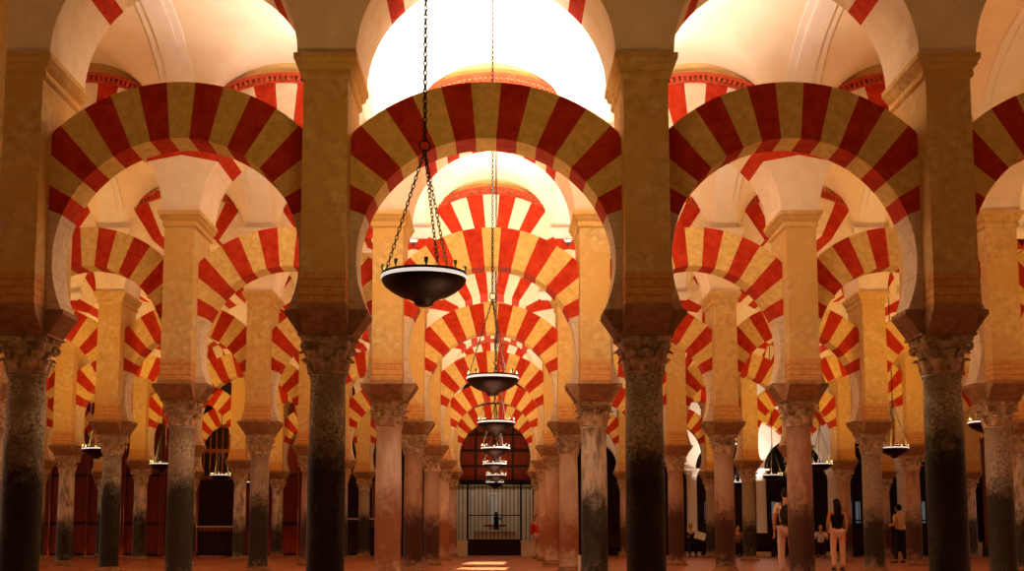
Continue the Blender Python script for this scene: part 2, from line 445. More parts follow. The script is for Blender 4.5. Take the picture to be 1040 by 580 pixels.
def upper_arch():
    r = empty('upper_arch')
    Rin, Rout, cz, t = 1.34, 2.15, Z_SPR, HW
    da = math.radians(9.6)
    def pt_in(a): return (Rin*math.sin(a), cz + Rin*math.cos(a))
    def pt_out(a):
        ro = Rout
        if abs(math.sin(a))*ro > HB: ro = HB/abs(math.sin(a))
        return (ro*math.sin(a), cz + ro*math.cos(a))
    zc = pt_out(5.5*da)[1]
    ring = MB()
    for k in range(-5, 6):
        a0 = (k-.5)*da; a1 = (k+.5)*da
        A = [a0 + (a1-a0)*i/3 for i in range(4)]
        inn = [pt_in(a) for a in A]; out = [pt_out(a) for a in A]
        if abs(k) >= 4:     # the lowest stones turn level across the pier
            out = [(x, z + (zi-z)*0.75*min(1, max(0, (abs(a)/da-3.5)/1.5))) for (x, z), (xi, zi), a in zip(out, inn, A)]
        wedge(ring, inn, out, t, M['voussoir_red'] if k % 2 else M['voussoir_pale'])
    ring.build('voussoir_ring', r)
    for s in (-1, 1):
        leg = MB()
        A = [5.5*da + (PI/2-5.5*da)*i/6 for i in range(7)]
        inn = [(s*x, z) for x, z in (pt_in(a) for a in A)]
        out = [(s*HB, z) for x, z in inn]
        f = 0.75
        out[0] = (s*HB, zc*(1-f) + pt_in(A[0])[1]*f)
        wedge(leg, inn, out, t, M['plaster'])
        leg.build('springer', r)
    # wall above the ring
    sp = MB(); A = [-50 + 100*i/24 for i in range(25)]
    amax = math.asin(HB/Rout)
    out = [(HB*(i-12)/12, 0) for i in range(25)]
    inn = [(x, cz + math.sqrt(Rout**2 - x*x)) for x, _ in out]
    wedge(sp, inn, [(x, 9.0) for x, _ in out], t-0.001, M['spandrel'])
    sp.build('spandrel', r)
    # red dentil moulding on the back of the ring, standing proud of both faces
    dc = MB(); am = math.asin(1.36/2.2)
    for y0, y1 in ((-t-0.09, -t+0.01), (t-0.01, t+0.09)):
        n = 30
        for (ra, rb, ya, yb) in ((2.22, 2.27, y0, y1), (2.12, 2.15, y0*0.5+y1*0.5 if y0 < 0 else y0, y1 if y0 < 0 else y0*0.5+y1*0.5)):
            vs = []; fs = []
            for i in range(n+1):
                a = -am + 2*am*i/n
                for R in (ra, rb):
                    for y in (ya, yb): vs.append((R*math.sin(a), y, cz+R*math.cos(a)))
            for i in range(n):
                b = i*4
                fs += [(b, b+4, b+5, b+1), (b+2, b+3, b+7, b+6), (b, b+2, b+6, b+4), (b+1, b+5, b+7, b+3)]
            fs += [(0, 1, 3, 2), (n*4, n*4+2, n*4+3, n*4+1)]
            dc.add(vs, fs, M['dentil'])
        for i in range(34):
            a0 = -am + 2*am*(i+0.15)/34; a1 = -am + 2*am*(i+0.75)/34
            vs = []
            for a in (a0, a1):
                for R in (2.145, 2.225):
                    for y in (y0+0.02 if y0 < 0 else y0, y1 if y0 < 0 else y1-0.02): vs.append((R*math.sin(a), y, cz+R*math.cos(a)))
            dc.add(vs, [(0,1,3,2),(4,6,7,5),(0,4,5,1),(2,3,7,6),(0,2,6,4),(1,5,7,3)], M['dentil'])
    dc.build('dentil_cornice', r)
    return r
proto_low = lower_arch(); proto_up = upper_arch()
first = {'low': True, 'up': True}

def shaft_for(r, i):
    table = {(0, -2): 'sh_dark', (0, -1): 'sh_dark', (0, 1): 'sh_dark', (0, 2): 'sh_dark',
             (1, -1): 'sh_cream', (1, 1): 'sh_vein', (1, -2): 'sh_grey', (1, 2): 'sh_pink', (1, 3): 'sh_grey', (1, -3): 'sh_grey',
             (2, -1): 'sh_pink', (2, 1): 'sh_cream', (2, -2): 'sh_grey', (2, 2): 'sh_pink', (2, 3): 'sh_grey', (2, -3): 'sh_dark',
             (3, -1): 'sh_pink', (3, 1): 'sh_cream', (3, 2): 'sh_pink', (4, -1): 'sh_cream', (4, 1): 'sh_cream', (5, -1): 'sh_cream', (5, 1): 'sh_cream'}
    if (r, i) in table: return table[(r, i)]
    return random.choice(['sh_grey', 'sh_grey', 'sh_pink', 'sh_vein', 'sh_dark'] if i < 0 else ['sh_pink', 'sh_grey', 'sh_vein', 'sh_pink'])

for r, (Y, xs) in enumerate(zip(YS, XS)):
    xs = XS[r]
    nleft = sum(1 for x in xs if x < -0.1)
    for j, x in enumerate(xs):
        i = j - nleft if j < nleft else j - nleft + 1      # ..., -2, -1, 1, 2, ...
        sm = shaft_for(r, i)
        d = DESC[sm]; side = 'left' if i < 0 else 'right'; n = abs(i)
        nth = 'next to the aisle' if n == 1 else '%s from the aisle' % ORD[n-1]
        make_column(x, Y, sm, '%s column, %s row, %s on the %s' % (d, ORD[r], nth, side), 'columns of the %s row' % ORD[r])
        make_pier(x, Y, 'tall stone pier above a capital, %s row, %s on the %s' % (ORD[r], nth, side), 'piers of the %s row' % ORD[r])
    for j in range(len(xs)-1):
        xa, xb = xs[j], xs[j+1]; cx = (xa+xb)/2; half = (xb-xa)/2
        i = j + 1 - nleft                                   # 0 = bay over the aisle
        n = abs(i)
        where = 'spanning the central aisle' if i == 0 else '%s bay %s of the central aisle' % (ORD[n-1], 'left' if i < 0 else 'right')
        for key, proto, cat, txt in (('low', proto_low, 'arch', 'red striped horseshoe arch of the %s row, %s'), ('up', proto_up, 'arch', 'high striped round arch under the vault, %s row, %s')):
            if first[key]: a = proto; first[key] = False
            else: a = copy_tree(proto)
            a.location = (cx, Y, 0); a.scale = (half/HB, 1, 1)
            tag(a, txt % (ORD[r], where), cat, ('horseshoe arches of the %s row' if key == 'low' else 'upper arches of the %s row') % ORD[r], 'thing')

# column and pier standing nearer than the first row, only its impost corner reaches the picture
cn = make_column(-4.50, 10.3, 'sh_grey', 'near column outside the rows, its stone impost jutting in beside the first pier', None)
pn = make_pier(-4.50, 10.3, 'near pier rising out of view over the jutting impost', None)
ub = MB(); ub.box(-0.3, 0.3, -0.58, 0.58, Z_SPR, 8.57, M['stone']); ub.build('upper_block', pn)
cn.scale = pn.scale = (1, 1, 1.05)

# ------------------------------------------------------------------ vaults
W = 24.0
HOLES = {2: (1.2, 2.9, 31.2, 33.4), 3: (1.2, 2.9, 37.4, 40.9)}     # roof lights
def bay_of(xs, x):
    for a, b in zip(xs, xs[1:]):
        if a <= x <= b: return (a+b)/2, (b-a)/2
    if x < xs[0]:
        n = math.floor((xs[0]-x)/3.3); return xs[0]-3.3*(n+.5), 1.65
    n = math.floor((x-xs[-1])/3.3); return xs[-1]+3.3*(n+.5), 1.65
def vault_z(x, y, ya, yb, xa, xb):
    yc = (ya+yb)/2; h = (yb-ya)/2
    u = max(-1, min(1, (y-yc)/h))
    zb = 7.26 + 1.42*math.sqrt(max(0, 1-u*u))
    c, hf = bay_of(xb if u > 0 else xa, x)
    dx = (x-c)*1.65/hf
    zl = 7.09 + math.sqrt(1.32**2 - min(1.32, abs(dx))**2)
    return max(zb, zl)
def vault(k, ya, yb, xa, xb):
    mb = MB(); nx = 480; ny = 36; vs = []; fs = []
    X = [-W + 2*W*i/nx for i in range(nx+1)]; Yv = [ya-0.002 + (yb-ya+0.004)*j/ny for j in range(ny+1)]
    for y in Yv:
        for x in X: vs.append((x, y, vault_z(x, y, ya, yb, xa, xb)))
    hole = HOLES.get(k)
    for j in range(ny):
        for i in range(nx):
            if hole and hole[0] < X[i] < hole[1] and hole[2] < Yv[j] < hole[3]: continue
            a = j*(nx+1)+i; fs.append((a, a+1, a+nx+2, a+nx+1))
    me = bpy.data.meshes.new('ceiling'); me.from_pydata(vs, [], fs); me.materials.append(M['vault'])
    me.polygons.foreach_set('use_smooth', [True]*len(fs))
    o = link(bpy.data.objects.new('ceiling', me)); tag(o, kind='structure')
    # ribs rising from every pier
    rb = MB()
    for part, (ys0, ys1, xs) in enumerate(((ya, (ya+yb)/2, xa), ((ya+yb)/2, yb, xb))):
        for x0 in xs:
            if abs(x0) > W: continue
            for hw, dz in ((0.27, 0.035), (0.15, 0.07)):
                vs = []; fs = []; n = 20
                for i in range(n+1):
                    y = ys0 + (ys1-ys0)*i/n
                    z = vault_z(x0, y, ya, yb, xa, xb)
                    for xx, zz in ((x0-hw, z+0.05), (x0-hw, z-dz), (x0+hw, z-dz), (x0+hw, z+0.05)): vs.append((xx, y, zz))
                for i in range(n):
                    for q in range(3): fs.append((i*4+q, i*4+q+1, i*4+q+5, i*4+q+4))
                rb.add(vs, fs, M['vault_rib'])
    for x0 in xb:      # the rib comes down the wall to the pier as a flat strip
        rb.frustum((0.30, 0.06), (0.40, 0.14), 7.10, 7.22, M['vault_rib'], (x0, yb)); rb.box(x0-0.42, x0+0.42, yb-0.16, yb+0.02, 7.22, 7.30, M['vault_rib'])
    for x0 in xa:
        rb.frustum((0.30, 0.06), (0.40, 0.14), 7.10, 7.22, M['vault_rib'], (x0, ya)); rb.box(x0-0.42, x0+0.42, ya-0.02, ya+0.16, 7.22, 7.30, M['vault_rib'])
    o = rb.build('trim_%d' % (k+1)); tag(o, kind='structure')
for k in range(5):
    vault(k, YS[k]+HW, YS[k+1]-HW, XS[k], XS[k+1])
YF = 53.0
vault(5, YS[5]+HW, YF, XS[5], XS[5])

# ------------------------------------------------------------------ shell
def struct(name, f, *a):
    mb = MB(); f(mb, *a); o = mb.build(name); tag(o, kind='structure'); return o
struct('floor', lambda mb: mb.box(-W-.2, W+.2, -4.2, 62, -0.2, 0.0, M['floor']))
struct('wall_left', lambda mb: mb.box(-W-.2, -W, -4, YF, 0, 9.0, M['plaster']))
struct('wall_right', lambda mb: mb.box(W, W+.2, -4, YF, 0, 9.0, M['plaster']))
struct('wall_back', lambda mb: mb.box(-W-.2, W+.2, -4.2, -4, 0, 9.2, M['plaster']))
struct('ceiling', lambda mb: mb.box(-W-.2, W+.2, -4.2, YS[0]-HW+0.05, 9.0, 9.2, M['vault']))

exec_later = []
# ------------------------------------------------------------------ hanging lamps
def link_ring(mb, c, axis, L, w, r, m, n=8, ns=4):
    # one oval chain link in the plane of (axis, side)
    d, s = axis
    pts = [c + d*(math.cos(2*PI*i/n)*L/2) + s*(math.sin(2*PI*i/n)*w/2) for i in range(n)]
    mb.tube(pts, r, ns, m, closed=True)
def chain(mb, p, q, L, w, r, m):
    p = Vector(p); q = Vector(q); d = (q-p); n = max(1, int(d.length/(L*0.74))); d.normalize()
    s = d.cross(Vector((0, 1, 0.13))).normalized(); u = d.cross(s)
    for i in range(n):
        c = p.lerp(q, (i+.5)/n)
        link_ring(mb, c, (d, s if i % 2 == 0 else u), L, w, r, m)
LAMP_Z = 2.95
lampzero = None
def make_lamp(top):
    r = empty('hanging_lamp')
    b = MB()
    b.lathe([(0.0, -0.285), (0.05, -0.28), (0.075, -0.265), (0.085, -0.24), (0.12, -0.222), (0.20, -0.195), (0.27, -0.155), (0.325, -0.11), (0.345, -0.08),
             (0.352, -0.06), (0.352, -0.055), (0.345, -0.05), (0.345, -0.01), (0.352, -0.005), (0.352, 0.0), (0.335, 0.0), (0.33, -0.08), (0.2, -0.16), (0.0, -0.18)], 40, M['bronze'], caps=False)
    bowl = b.build('bowl', r)
    g = MB(); g.lathe([(0.348, -0.050), (0.357, -0.048), (0.360, -0.040), (0.352, -0.022), (0.348, -0.020)], 40, M['rim'], caps=False); g.build('rim_band', bowl)
    for i in range(8):
        a = 2*PI*(i+.5)/8
        c = MB(); c.lathe([(0.008, 0.0), (0.008, 0.02), (0.016, 0.03), (0.018, 0.065), (0.015, 0.065), (0.013, 0.035)], 8, M['glass'], (0.338*math.cos(a), 0.338*math.sin(a), 0.0), caps=False)
        c.build('lamp_cup', bowl)
    apex = Vector((0, 0, 1.05))
    for i in range(3):
        a = 2*PI*i/3 + 0.42
        c = MB(); chain(c, (0.33*math.cos(a), 0.33*math.sin(a), 0.0), apex, 0.05, 0.026, 0.0045, M['iron']); c.build('chain', r)
    c = MB(); c.tube([(0.05*math.cos(t), 0, 1.09+0.05*math.sin(t)) for t in [2*PI*i/14 for i in range(14)]], 0.007, 5, M['iron'], closed=True)
    c.build('hook_ring', r)
    c = MB(); chain(c, (0, 0, 1.13), (0, 0, top-LAMP_Z), 0.055, 0.03, 0.0065, M['iron']); c.build('chain', r)
    return r
LAMPS = [(-9.7, 3.7), (-0.3, 3.7), (9.7, 3.7), (-9.7, 10.6), (-0.60, 10.6), (9.7, 10.6), (-9.8, 17.5), (-0.05, 17.5), (9.7, 17.5), (-9.8, 24.4), (0.0, 24.4), (9.25, 24.4),  # first three hang out of view, added to light the first row
         (-9.78, 31.8), (-0.02, 31.6), (9.65, 31.5), (-9.9, 38.5), (-0.05, 38.5), (9.6, 38.5), (-9.66, 45.6), (0.0, 45.6), (9.68, 45.6), (-10.0, 51.6), (-0.05, 51.6), (9.7, 51.6)]
LIGHTS = []
lz = make_lamp(8.55)
lz_first = True
for k, (x, y) in enumerate(LAMPS):
    if lz_first: o = lz; lz_first = False
    else: o = copy_tree(lz)
    o.location = (x, y, LAMP_Z)
    o.rotation_euler.z = [0.0, 0.5, 1.1][k % 3]
    nv = (k//3) - 1
    side = ['left of the aisle', 'over the central aisle', 'right of the aisle'][k % 3]
    where = 'added unseen above the viewer' if nv < 0 else ('in front of the first row' if nv == 0 else ('behind the sixth row' if nv == 6 else 'between the %s and %s rows' % (ORD[nv-1], ORD[nv])))
    tag(o, 'dark hanging bowl lamp on chains %s, %s' % (side, where), 'lamp', 'hanging bowl lamps', 'thing')
    LIGHTS.append((x, y, k % 3, nv))

def area(name, loc, rot, size, power, color, shape='DISK', sy=None, spread=PI):
    l = bpy.data.lights.new(name, 'AREA'); l.shape = shape; l.size = size
    if sy: l.size_y = sy
    l.energy = power; l.color = color; l.spread = spread
    o = bpy.data.objects.new(name, l); COL.objects.link(o); o.location = loc; o.rotation_euler = rot
    return o
UP = (PI, 0, 0)
PW = {0: (20, 36, 20), -1: (16, 32, 16), 1: (85, 130, 85), 2: (165, 200, 165), 3: (190, 200, 190), 4: (190, 200, 190), 5: (180, 170, 180), 6: (60, 40, 220)}
for x, y, side, nv in LIGHTS:
    colr = (1.0, 0.66, 0.34) if side == 1 else (1.0, 0.58, 0.15)
    if nv <= 0: colr = (1.0, 0.66, 0.15)
    if nv == 6 and side == 2: colr = (1.0, 0.84, 0.66)
    area('lamp_light', (x, y, LAMP_Z-0.02), UP, 0.6, PW[nv][side], colr)
area('added_vault_fill', (0.0, 17.5, 5.0), UP, 1.6, 750, (1.0, 0.93, 0.84), spread=math.radians(120))  # added lights with no fixture, here and below, to whiten the central vault
for yy in (31.5, 38.5, 45.6):
    area('added_vault_fill', (0.0, yy, 5.0), UP, 1.6, 170, (1.0, 0.90, 0.78), spread=math.radians(150))
area('added_vault_fill', (0.0, 24.4, 5.0), UP, 1.6, 260, (1.0, 0.90, 0.78), spread=math.radians(130))
for k, y in enumerate((10.6, 17.5, 24.4, 31.5, 38.5, 45.6)):
    for x in (-13, -6.5, -3.2, 0, 3.2, 6.5, 13):
        area('added_low_fill', (x, y, 1.75), UP, 0.9, (8, 14, 15, 16, 16, 14)[k]*(1.0 if abs(x) > 2 else 1.3), (1.0, 0.55, 0.20) if abs(x) > 1 else (1.0, 0.68, 0.42))  # added lights with no fixture, brightening the upper shafts from the aisles

# ------------------------------------------------------------------ sun through the roof lights, sky
sun = bpy.data.lights.new('sun', 'SUN'); sun.energy = 30; sun.angle = 0.01; sun.color = (1, 0.95, 0.88)
so = bpy.data.objects.new('sun', sun); COL.objects.link(so)
d = Vector((-0.32, -0.02, -1)).normalized(); so.rotation_euler = d.to_track_quat('-Z', 'Y').to_euler()
w = bpy.data.worlds.new('world'); S.world = w; w.use_nodes = True
w.node_tree.nodes['Background'].inputs[0].default_value = (0.75, 0.85, 1.0, 1); w.node_tree.nodes['Background'].inputs[1].default_value = 1.5

# ------------------------------------------------------------------ far end of the hall
def fstruct(name, mb):
    o = mb.build(name); tag(o, kind='structure'); return o
# central chapel behind the gate
mb = MB(); mb.box(-2.6, 2.6, 58.0, 58.2, 0, 6, M['beige']); mb.box(-2.8, -2.6, YF, 58.2, 0, 6, M['beige']); mb.box(2.6, 2.8, YF, 58.2, 0, 6, M['beige']); mb.box(-2.8, 2.8, YF, 58.2, 6, 6.2, M['beige'])
fstruct('wall_chapel', mb)
mb = MB()
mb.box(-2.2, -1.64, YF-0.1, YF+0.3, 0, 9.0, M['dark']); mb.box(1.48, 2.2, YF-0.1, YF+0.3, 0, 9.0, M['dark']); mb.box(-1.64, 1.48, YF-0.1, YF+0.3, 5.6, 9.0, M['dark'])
fstruct('wall_far', mb)
g = empty('iron_gate', (-0.08, YF, 0)); tag(g, 'black iron gate with tall vertical bars closing the end of the central aisle', 'gate', None, 'thing')
for sx in (-1, 1):
    b = MB(); b.box(sx*1.32-0.24, sx*1.32+0.24, -0.2, 0.2, 0, 0.55, M['beige']); b.box(sx*1.32-0.26, sx*1.32+0.26, -0.22, 0.22, 0.55, 0.62, M['beige']); b.build('stone_plinth', g)
    b = MB(); b.box(sx*1.08-0.04, sx*1.08+0.04, -0.05, 0.05, 0.0, 2.95, M['iron']); b.build('gate_post', g)
b = MB(); b.box(-1.08, 1.08, -0.05, 0.05, 0.02, 0.62, M['darkwood']); 
for k in range(4): b.box(-1.02+0.52*k, -0.58+0.52*k, -0.07, -0.04, 0.10, 0.54, M['darkwood'])
b.build('kick_panel', g)
b = MB(); b.box(-1.56, 1.56, -0.05, 0.05, 2.88, 2.96, M['iron']); b.box(-1.06, 1.06, -0.03, 0.03, 0.62, 0.67, M['iron']); b.box(-1.06, 1.06, -0.03, 0.03, 1.62, 1.66, M['iron']); b.build('cross_rail', g)
for k in range(19):
    x = -1.44 + 0.16*k
    if abs(abs(x)-1.08) < 0.06: continue
    b = MB(); b.tube([(x, 0, 0.62), (x, 0, 2.9)], 0.016, 6, M['iron']); b.build('bar', g)
# dark timber tympanum over the gate
g = empty('timber_tympanum', (-0.08, YF+0.05, 2.96)); tag(g, 'dark reddish timber screen filling the wall over the iron gate', 'screen', None, 'thing')
b = MB(); b.box(-1.56, 1.56, -0.03, 0.03, 0, 2.64, M['maroon']); b.build('panel', g)
for z in (0.02, 0.62, 1.25, 1.9, 2.5):
    b = MB(); b.box(-1.56, 1.56, -0.09, -0.02, z, z+0.09, M['darkwood']); b.build('rail', g)
for x in (-1.5, -0.75, 0, 0.75, 1.5):
    b = MB(); b.box(x-0.045, x+0.045, -0.07, -0.02, 0, 2.64, M['darkwood']); b.build('post', g)
# altar in the chapel
g = empty('altar', (-0.05, 57.3, 0)); tag(g, 'pale altar with an upright panel seen through the gate bars', 'altar', None, 'thing')
b = MB(); b.box(-0.9, 0.9, -0.35, 0.35, 0, 1.0, M['beige']); b.box(-0.95, 0.95, -0.4, 0.4, 1.0, 1.08, M['white']); b.build('table', g)
b = MB(); b.box(-0.25, 0.25, 0.36, 0.42, 1.3, 2.6, M['white']); b.box(-0.3, 0.3, 0.34, 0.44, 2.6, 2.7, M['white']); b.box(-0.5, 0.5, 0.3, 0.45, 1.22, 1.3, M['brownwood']); b.build('panel', g)
o = MB(); o.lathe([(0.12, 0), (0.13, 0.05), (0.08, 0.10), (0.12, 0.2), (0.10, 0.4), (0.13, 0.52), (0.05, 0.60), (0.045, 0.62), (0.07, 0.68), (0.06, 0.75), (0.0, 0.78)], 16, M['iron'], caps=False)
o.tube([(0.1, 0, 0.52), (0.2, -0.08, 0.42), (0.24, -0.14, 0.56)], [0.035, 0.03, 0.02], 8, M['iron'])
o = o.build('statue'); o.location = (0.0, 57.15, 1.08); tag(o, 'small dark statue standing on the pale altar behind the gate', 'statue', None, 'thing')
mb = MB(); mb.box(-2.6, 2.6, 57.9, 58.0, 3.0, 3.9, M['ochre']); fstruct('trim_7', mb)
area('chapel_light', (0, 56.0, 5.6), (0, 0, 0), 1.6, 55, (1.0, 0.86, 0.68))

# left: maroon timber wall in bays, two dark recesses with rails
mb = MB(); mb.box(-W, -2.2, YF+0.5, YF+0.7, 0, 9.0, M['dark']); fstruct('wall_far_left', mb)
def panel_bay(x0, x1, wood, n, label, top=6.4):
    r = empty('timber_screen', ((x0+x1)/2, YF+0.2, 0)); tag(r, label, 'screen', 'timber screens along the far wall', 'thing')
    h = (x1-x0)/2
    b = MB(); b.box(-h, h, -0.03, 0.03, 0.0, top, M[wood]); b.build('panel', r)
    for k in range(n+1):
        x = -h + 0.06 + (2*h-0.12)*k/n
        b = MB(); b.lathe([(0.055, 0.0), (0.055, 0.25), (0.035, 0.32), (0.035, top-0.3), (0.055, top-0.22), (0.055, top)], 10, M['brownwood'], (x, -0.09, 0)); b.build('post', r)
    for z in (0.0, 1.25, 3.2, top-0.12):
        b = MB(); b.box(-h, h, -0.06, -0.02, z, z+0.12, M['darkwood']); b.build('rail', r)
PB = [(-21.8, -19.6), (-19.6, -17.4), (-17.4, -15.2), (-15.2, -13.6), (-13.6, -12.1), (-10.3, -8.9), (-8.9, -7.2), (-7.2, -6.3)]
for k, (a, b_) in enumerate(PB):
    panel_bay(a, b_, 'maroon', 3 if b_-a > 1.8 else 2, 'maroon timber screen with turned posts on the far wall, %s from the left corner' % ORD[k])
def rail(x0, x1, y, z, label):
    r = empty('altar_rail', ((x0+x1)/2, y, 0)); tag(r, label, 'railing', 'railings before the dark recesses', 'thing')
    h = (x1-x0)/2
    b = MB(); b.box(-h, h, -0.05, 0.05, z-0.05, z, M['beige']); b.build('top_rail', r)
    b = MB(); b.box(-h, h, -0.03, 0.03, 0.08, 0.14, M['iron']); b.build('foot_rail', r)
    n = int(2*h/0.16)
    for k in range(n+1):
        x = -h+0.04+(2*h-0.08)*k/n
        b = MB(); b.tube([(x, 0, 0.0 if k in (0, n) else .1), (x, 0, z-0.04)], 0.014 if k not in (0, n) else 0.03, 6, M['iron']); b.build('baluster', r)
rail(-12.0, -10.4, 51.8, 1.2, 'iron railing with a pale top rail before the recess between the maroon screens')
rail(-6.2, -3.9, 51.8, 1.5, 'iron railing with a pale top rail beside the central gate')
# carved retable deep in the left recess
r = empty('retable', (-11.2, YF+0.2, 0)); tag(r, 'tall dark carved retable with slender red shafts in the recess between maroon screens', 'retable', None, 'thing')
b = MB(); b.box(-0.9, 0.9, 0.0, 0.1, 0, 6.0, M['darkwood']); b.build('back_panel', r)
for z in (1.0, 3.1, 4.2, 5.2):
    b = MB(); b.box(-0.88, 0.88, -0.12, 0.02, z, z+0.14, M['brownwood']); b.build('shelf', r)
for z0, z1 in ((3.24, 4.2), (4.34, 5.2)):
    for k in range(7):
        x = -0.75+0.25*k
        b = MB(); b.lathe([(0.05, 0), (0.03, 0.1), (0.035, (z1-z0)/2), (0.03, z1-z0-0.1), (0.05, z1-z0)], 8, M['brownwood'], (x, -0.06, z0)); b.build('post', r)
r = empty('retable', (-5.0, YF+0.2, 0)); tag(r, 'broad near black retable left of the central gate, seen in the dark', 'retable', None, 'thing')
b = MB(); b.box(-1.3, 1.3, 0.0, 0.1, 0, 5.0, M['darkwood']); b.build('back_panel', r)
for z in (1.0, 3.0, 4.6):
    b = MB(); b.box(-1.28, 1.28, -0.12, 0.02, z, z+0.14, M['darkwood']); b.build('shelf', r)
for k in range(5):
    b = MB(); b.lathe([(0.08, 0), (0.06, 0.1), (0.055, 1.0), (0.06, 1.76), (0.08, 1.86)], 10, M['brownwood'], (-1.1+0.55*k, -0.06, 1.14)); b.build('post', r)

# right: white arcade wall before dark chapels
CX = [3.9, 6.55, 9.3, 12.15, 15.0, 17.75, 20.7]      # centres of the openings
PX = [5.2, 7.9, 10.7, 13.6, 16.4, 19.15]             # pilasters
mb = MB(); t0, t1 = YF, YF+0.45
edges = [2.3] + PX + [23.9]
zc = 3.5; ztop = 9.0
for a, b_ in zip(edges, edges[1:]):
    c = (a+b_)/2; R = min((b_-a)/2-0.22, 1.25)
    n = 18; inn = [(c-R*math.cos(PI*i/n), zc+R*math.sin(PI*i/n)) for i in range(n+1)]
    out = [(a+(b_-a)*i/n, ztop) for i in range(n+1)]
    inn = [(a, zc)] + inn + [(b_, zc)]; out = [(a, ztop)] + out + [(b_, ztop)]
    b2 = MB(); nn = len(inn); vs = []
    for y in (t0, t1): vs += [(x, y, z) for x, z in inn] + [(x, y, z) for x, z in out]
    fs = []; o = 2*nn
    for i in range(nn-1):
        fs += [(i, i+1, nn+i+1, nn+i), (o+i, o+nn+i, o+nn+i+1, o+i+1), (i, o+i, o+i+1, i+1)]
    mb.add(vs, fs, M['white'])
    for x0, x1 in ((a, c-R), (c+R, b_)):
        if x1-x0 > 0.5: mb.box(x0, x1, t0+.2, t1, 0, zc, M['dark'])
fstruct('wall_far_right', mb)
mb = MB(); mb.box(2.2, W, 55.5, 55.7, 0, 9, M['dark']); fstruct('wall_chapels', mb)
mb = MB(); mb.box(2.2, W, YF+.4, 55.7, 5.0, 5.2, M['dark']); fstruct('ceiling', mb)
pil = None
names = ['just right of the red clothed visitors', 'behind the seated reader', 'with a white capital between two hanging lamps', 'behind the long haired visitor', 'behind the man in the tan top', 'beside the red brown portal']
for k, x in enumerate(PX):
    r = empty('pilaster', (x, YF-0.31, 0)); tag(r, 'pale far wall half column %s' % names[k], 'column', 'pale half columns of the far chapels', 'thing')
    b = MB(); b.box(-0.3, 0.3, -0.3, 0.3, 0, 0.55, M['beige']); b.build('base', r)
    b = MB(); b.lathe([(0.22, 0.55), (0.24, 0.6), (0.21, 0.66), (0.20, 3.1), (0.22, 3.14)], 20, M['white']); b.build('shaft', r)
    b = MB(); b.lathe([(0.205, 3.14), (0.23, 3.18), (0.21, 3.22), (0.25, 3.34), (0.31, 3.42)], 16, M['white']); b.frustum((0.3, 0.28), (0.33, 0.3), 3.42, 3.5, M['white'])
    for i in range(8): b.ellipsoid((0.24*math.cos(PI/4*i), 0.24*math.sin(PI/4*i), 3.33), (0.05, 0.05, 0.07), M['white'], 6, 5)
    b.build('capital', r)
for k, x in enumerate([6.55, 9.3, 12.15, 15.0, 17.75]):
    r = empty('chapel_grille', (x, YF+0.35, 0)); tag(r, 'black iron chapel grille under a white arch, %s from the gate' % ORD[k], 'grille', 'chapel grilles', 'thing')
    for z in (0.1, 1.4, 3.2):
        b = MB(); b.box(-1.2, 1.2, -0.02, 0.02, z, z+0.07, M['iron']); b.build('rail', r)
    for i in range(13):
        xx = -1.14+0.19*i; z1 = zc + math.sqrt(max(0.01, 1.2**2-xx*xx)) - 0.05
        b = MB(); b.tube([(xx, 0, 0.02), (xx, 0, z1)], 0.016, 6, M['iron']); b.build('bar', r)
    mb = MB(); 
    for q in (-0.36, 0.0, 0.36): mb.box(x+q-0.09, x+q+0.09, 55.44, 55.5, 1.35, 2.25, M['winlit'])
    mb.box(x-0.5, x+0.5, 55.46, 55.5, 1.28, 1.35, M['darkwood'])
    fstruct('window_%d' % (k+1), mb)
# tall portal by the last pilaster
r = empty('timber_portal', (20.4, 51.9, 0)); tag(r, 'tall red brown timber portal on the far right, behind the golden lit pier', 'door', None, 'thing')
b = MB(); b.box(-0.85, 1.4, 0, 0.5, 0, 4.7, M['brownwood']); b.build('door_leaf', r)
for x in (-0.9, -0.45, 0.25, 0.95, 1.4):
    b = MB(); b.box(x-0.06, x+0.06, -0.08, 0.02, 0.3, 4.6, M['maroon']); b.build('stile', r)
b = MB(); b.box(-1.05, 1.5, -0.15, 0.55, 4.6, 4.8, M['darkwood']); b.build('cornice', r)
b = MB(); b.box(-0.98, 1.45, -0.1, 0.5, 0, 0.3, M['darkwood']); b.build('plinth', r)
# dark benches along the far chapels
for k, x in enumerate([4.2, 7.2, 9.6, 12.2, 14.9]):
    r = empty('bench', (x, 50.6 if k else 51.6, 0))
    tag(r, 'dark wooden bench before the far chapels, %s from the central gate' % ORD[k], 'bench', 'dark benches before the chapels', 'thing')
    b = MB(); b.box(-1.1, 1.1, -0.22, 0.2, 0.33, 0.375, M['darkwood']); b.build('seat', r)
    b = MB(); b.box(-1.1, 1.1, 0.2, 0.25, 0.2, 0.92, M['darkwood']); b.build('backrest', r)
    for sx in (-1, 1):
        b = MB(); b.box(sx*1.1-0.04, sx*1.1+0.04, -0.24, 0.26, 0.0, 0.62, M['darkwood']); b.build('side_panel', r)
# low white barrier post
r = empty('barrier_post', (1.56, 24.6, 0)); tag(r, 'short white barrier post on the floor between two aisle columns', 'post', None, 'thing')
b = MB(); b.lathe([(0.03, 0.012), (0.03, 0.40), (0.034, 0.41), (0.03, 0.43), (0.0, 0.44)], 14, M['white'], caps=False); b.build('tube', r)
b = MB(); b.lathe([(0.11, 0.0), (0.11, 0.008), (0.03, 0.02)], 20, M['iron']); b.build('foot', r)
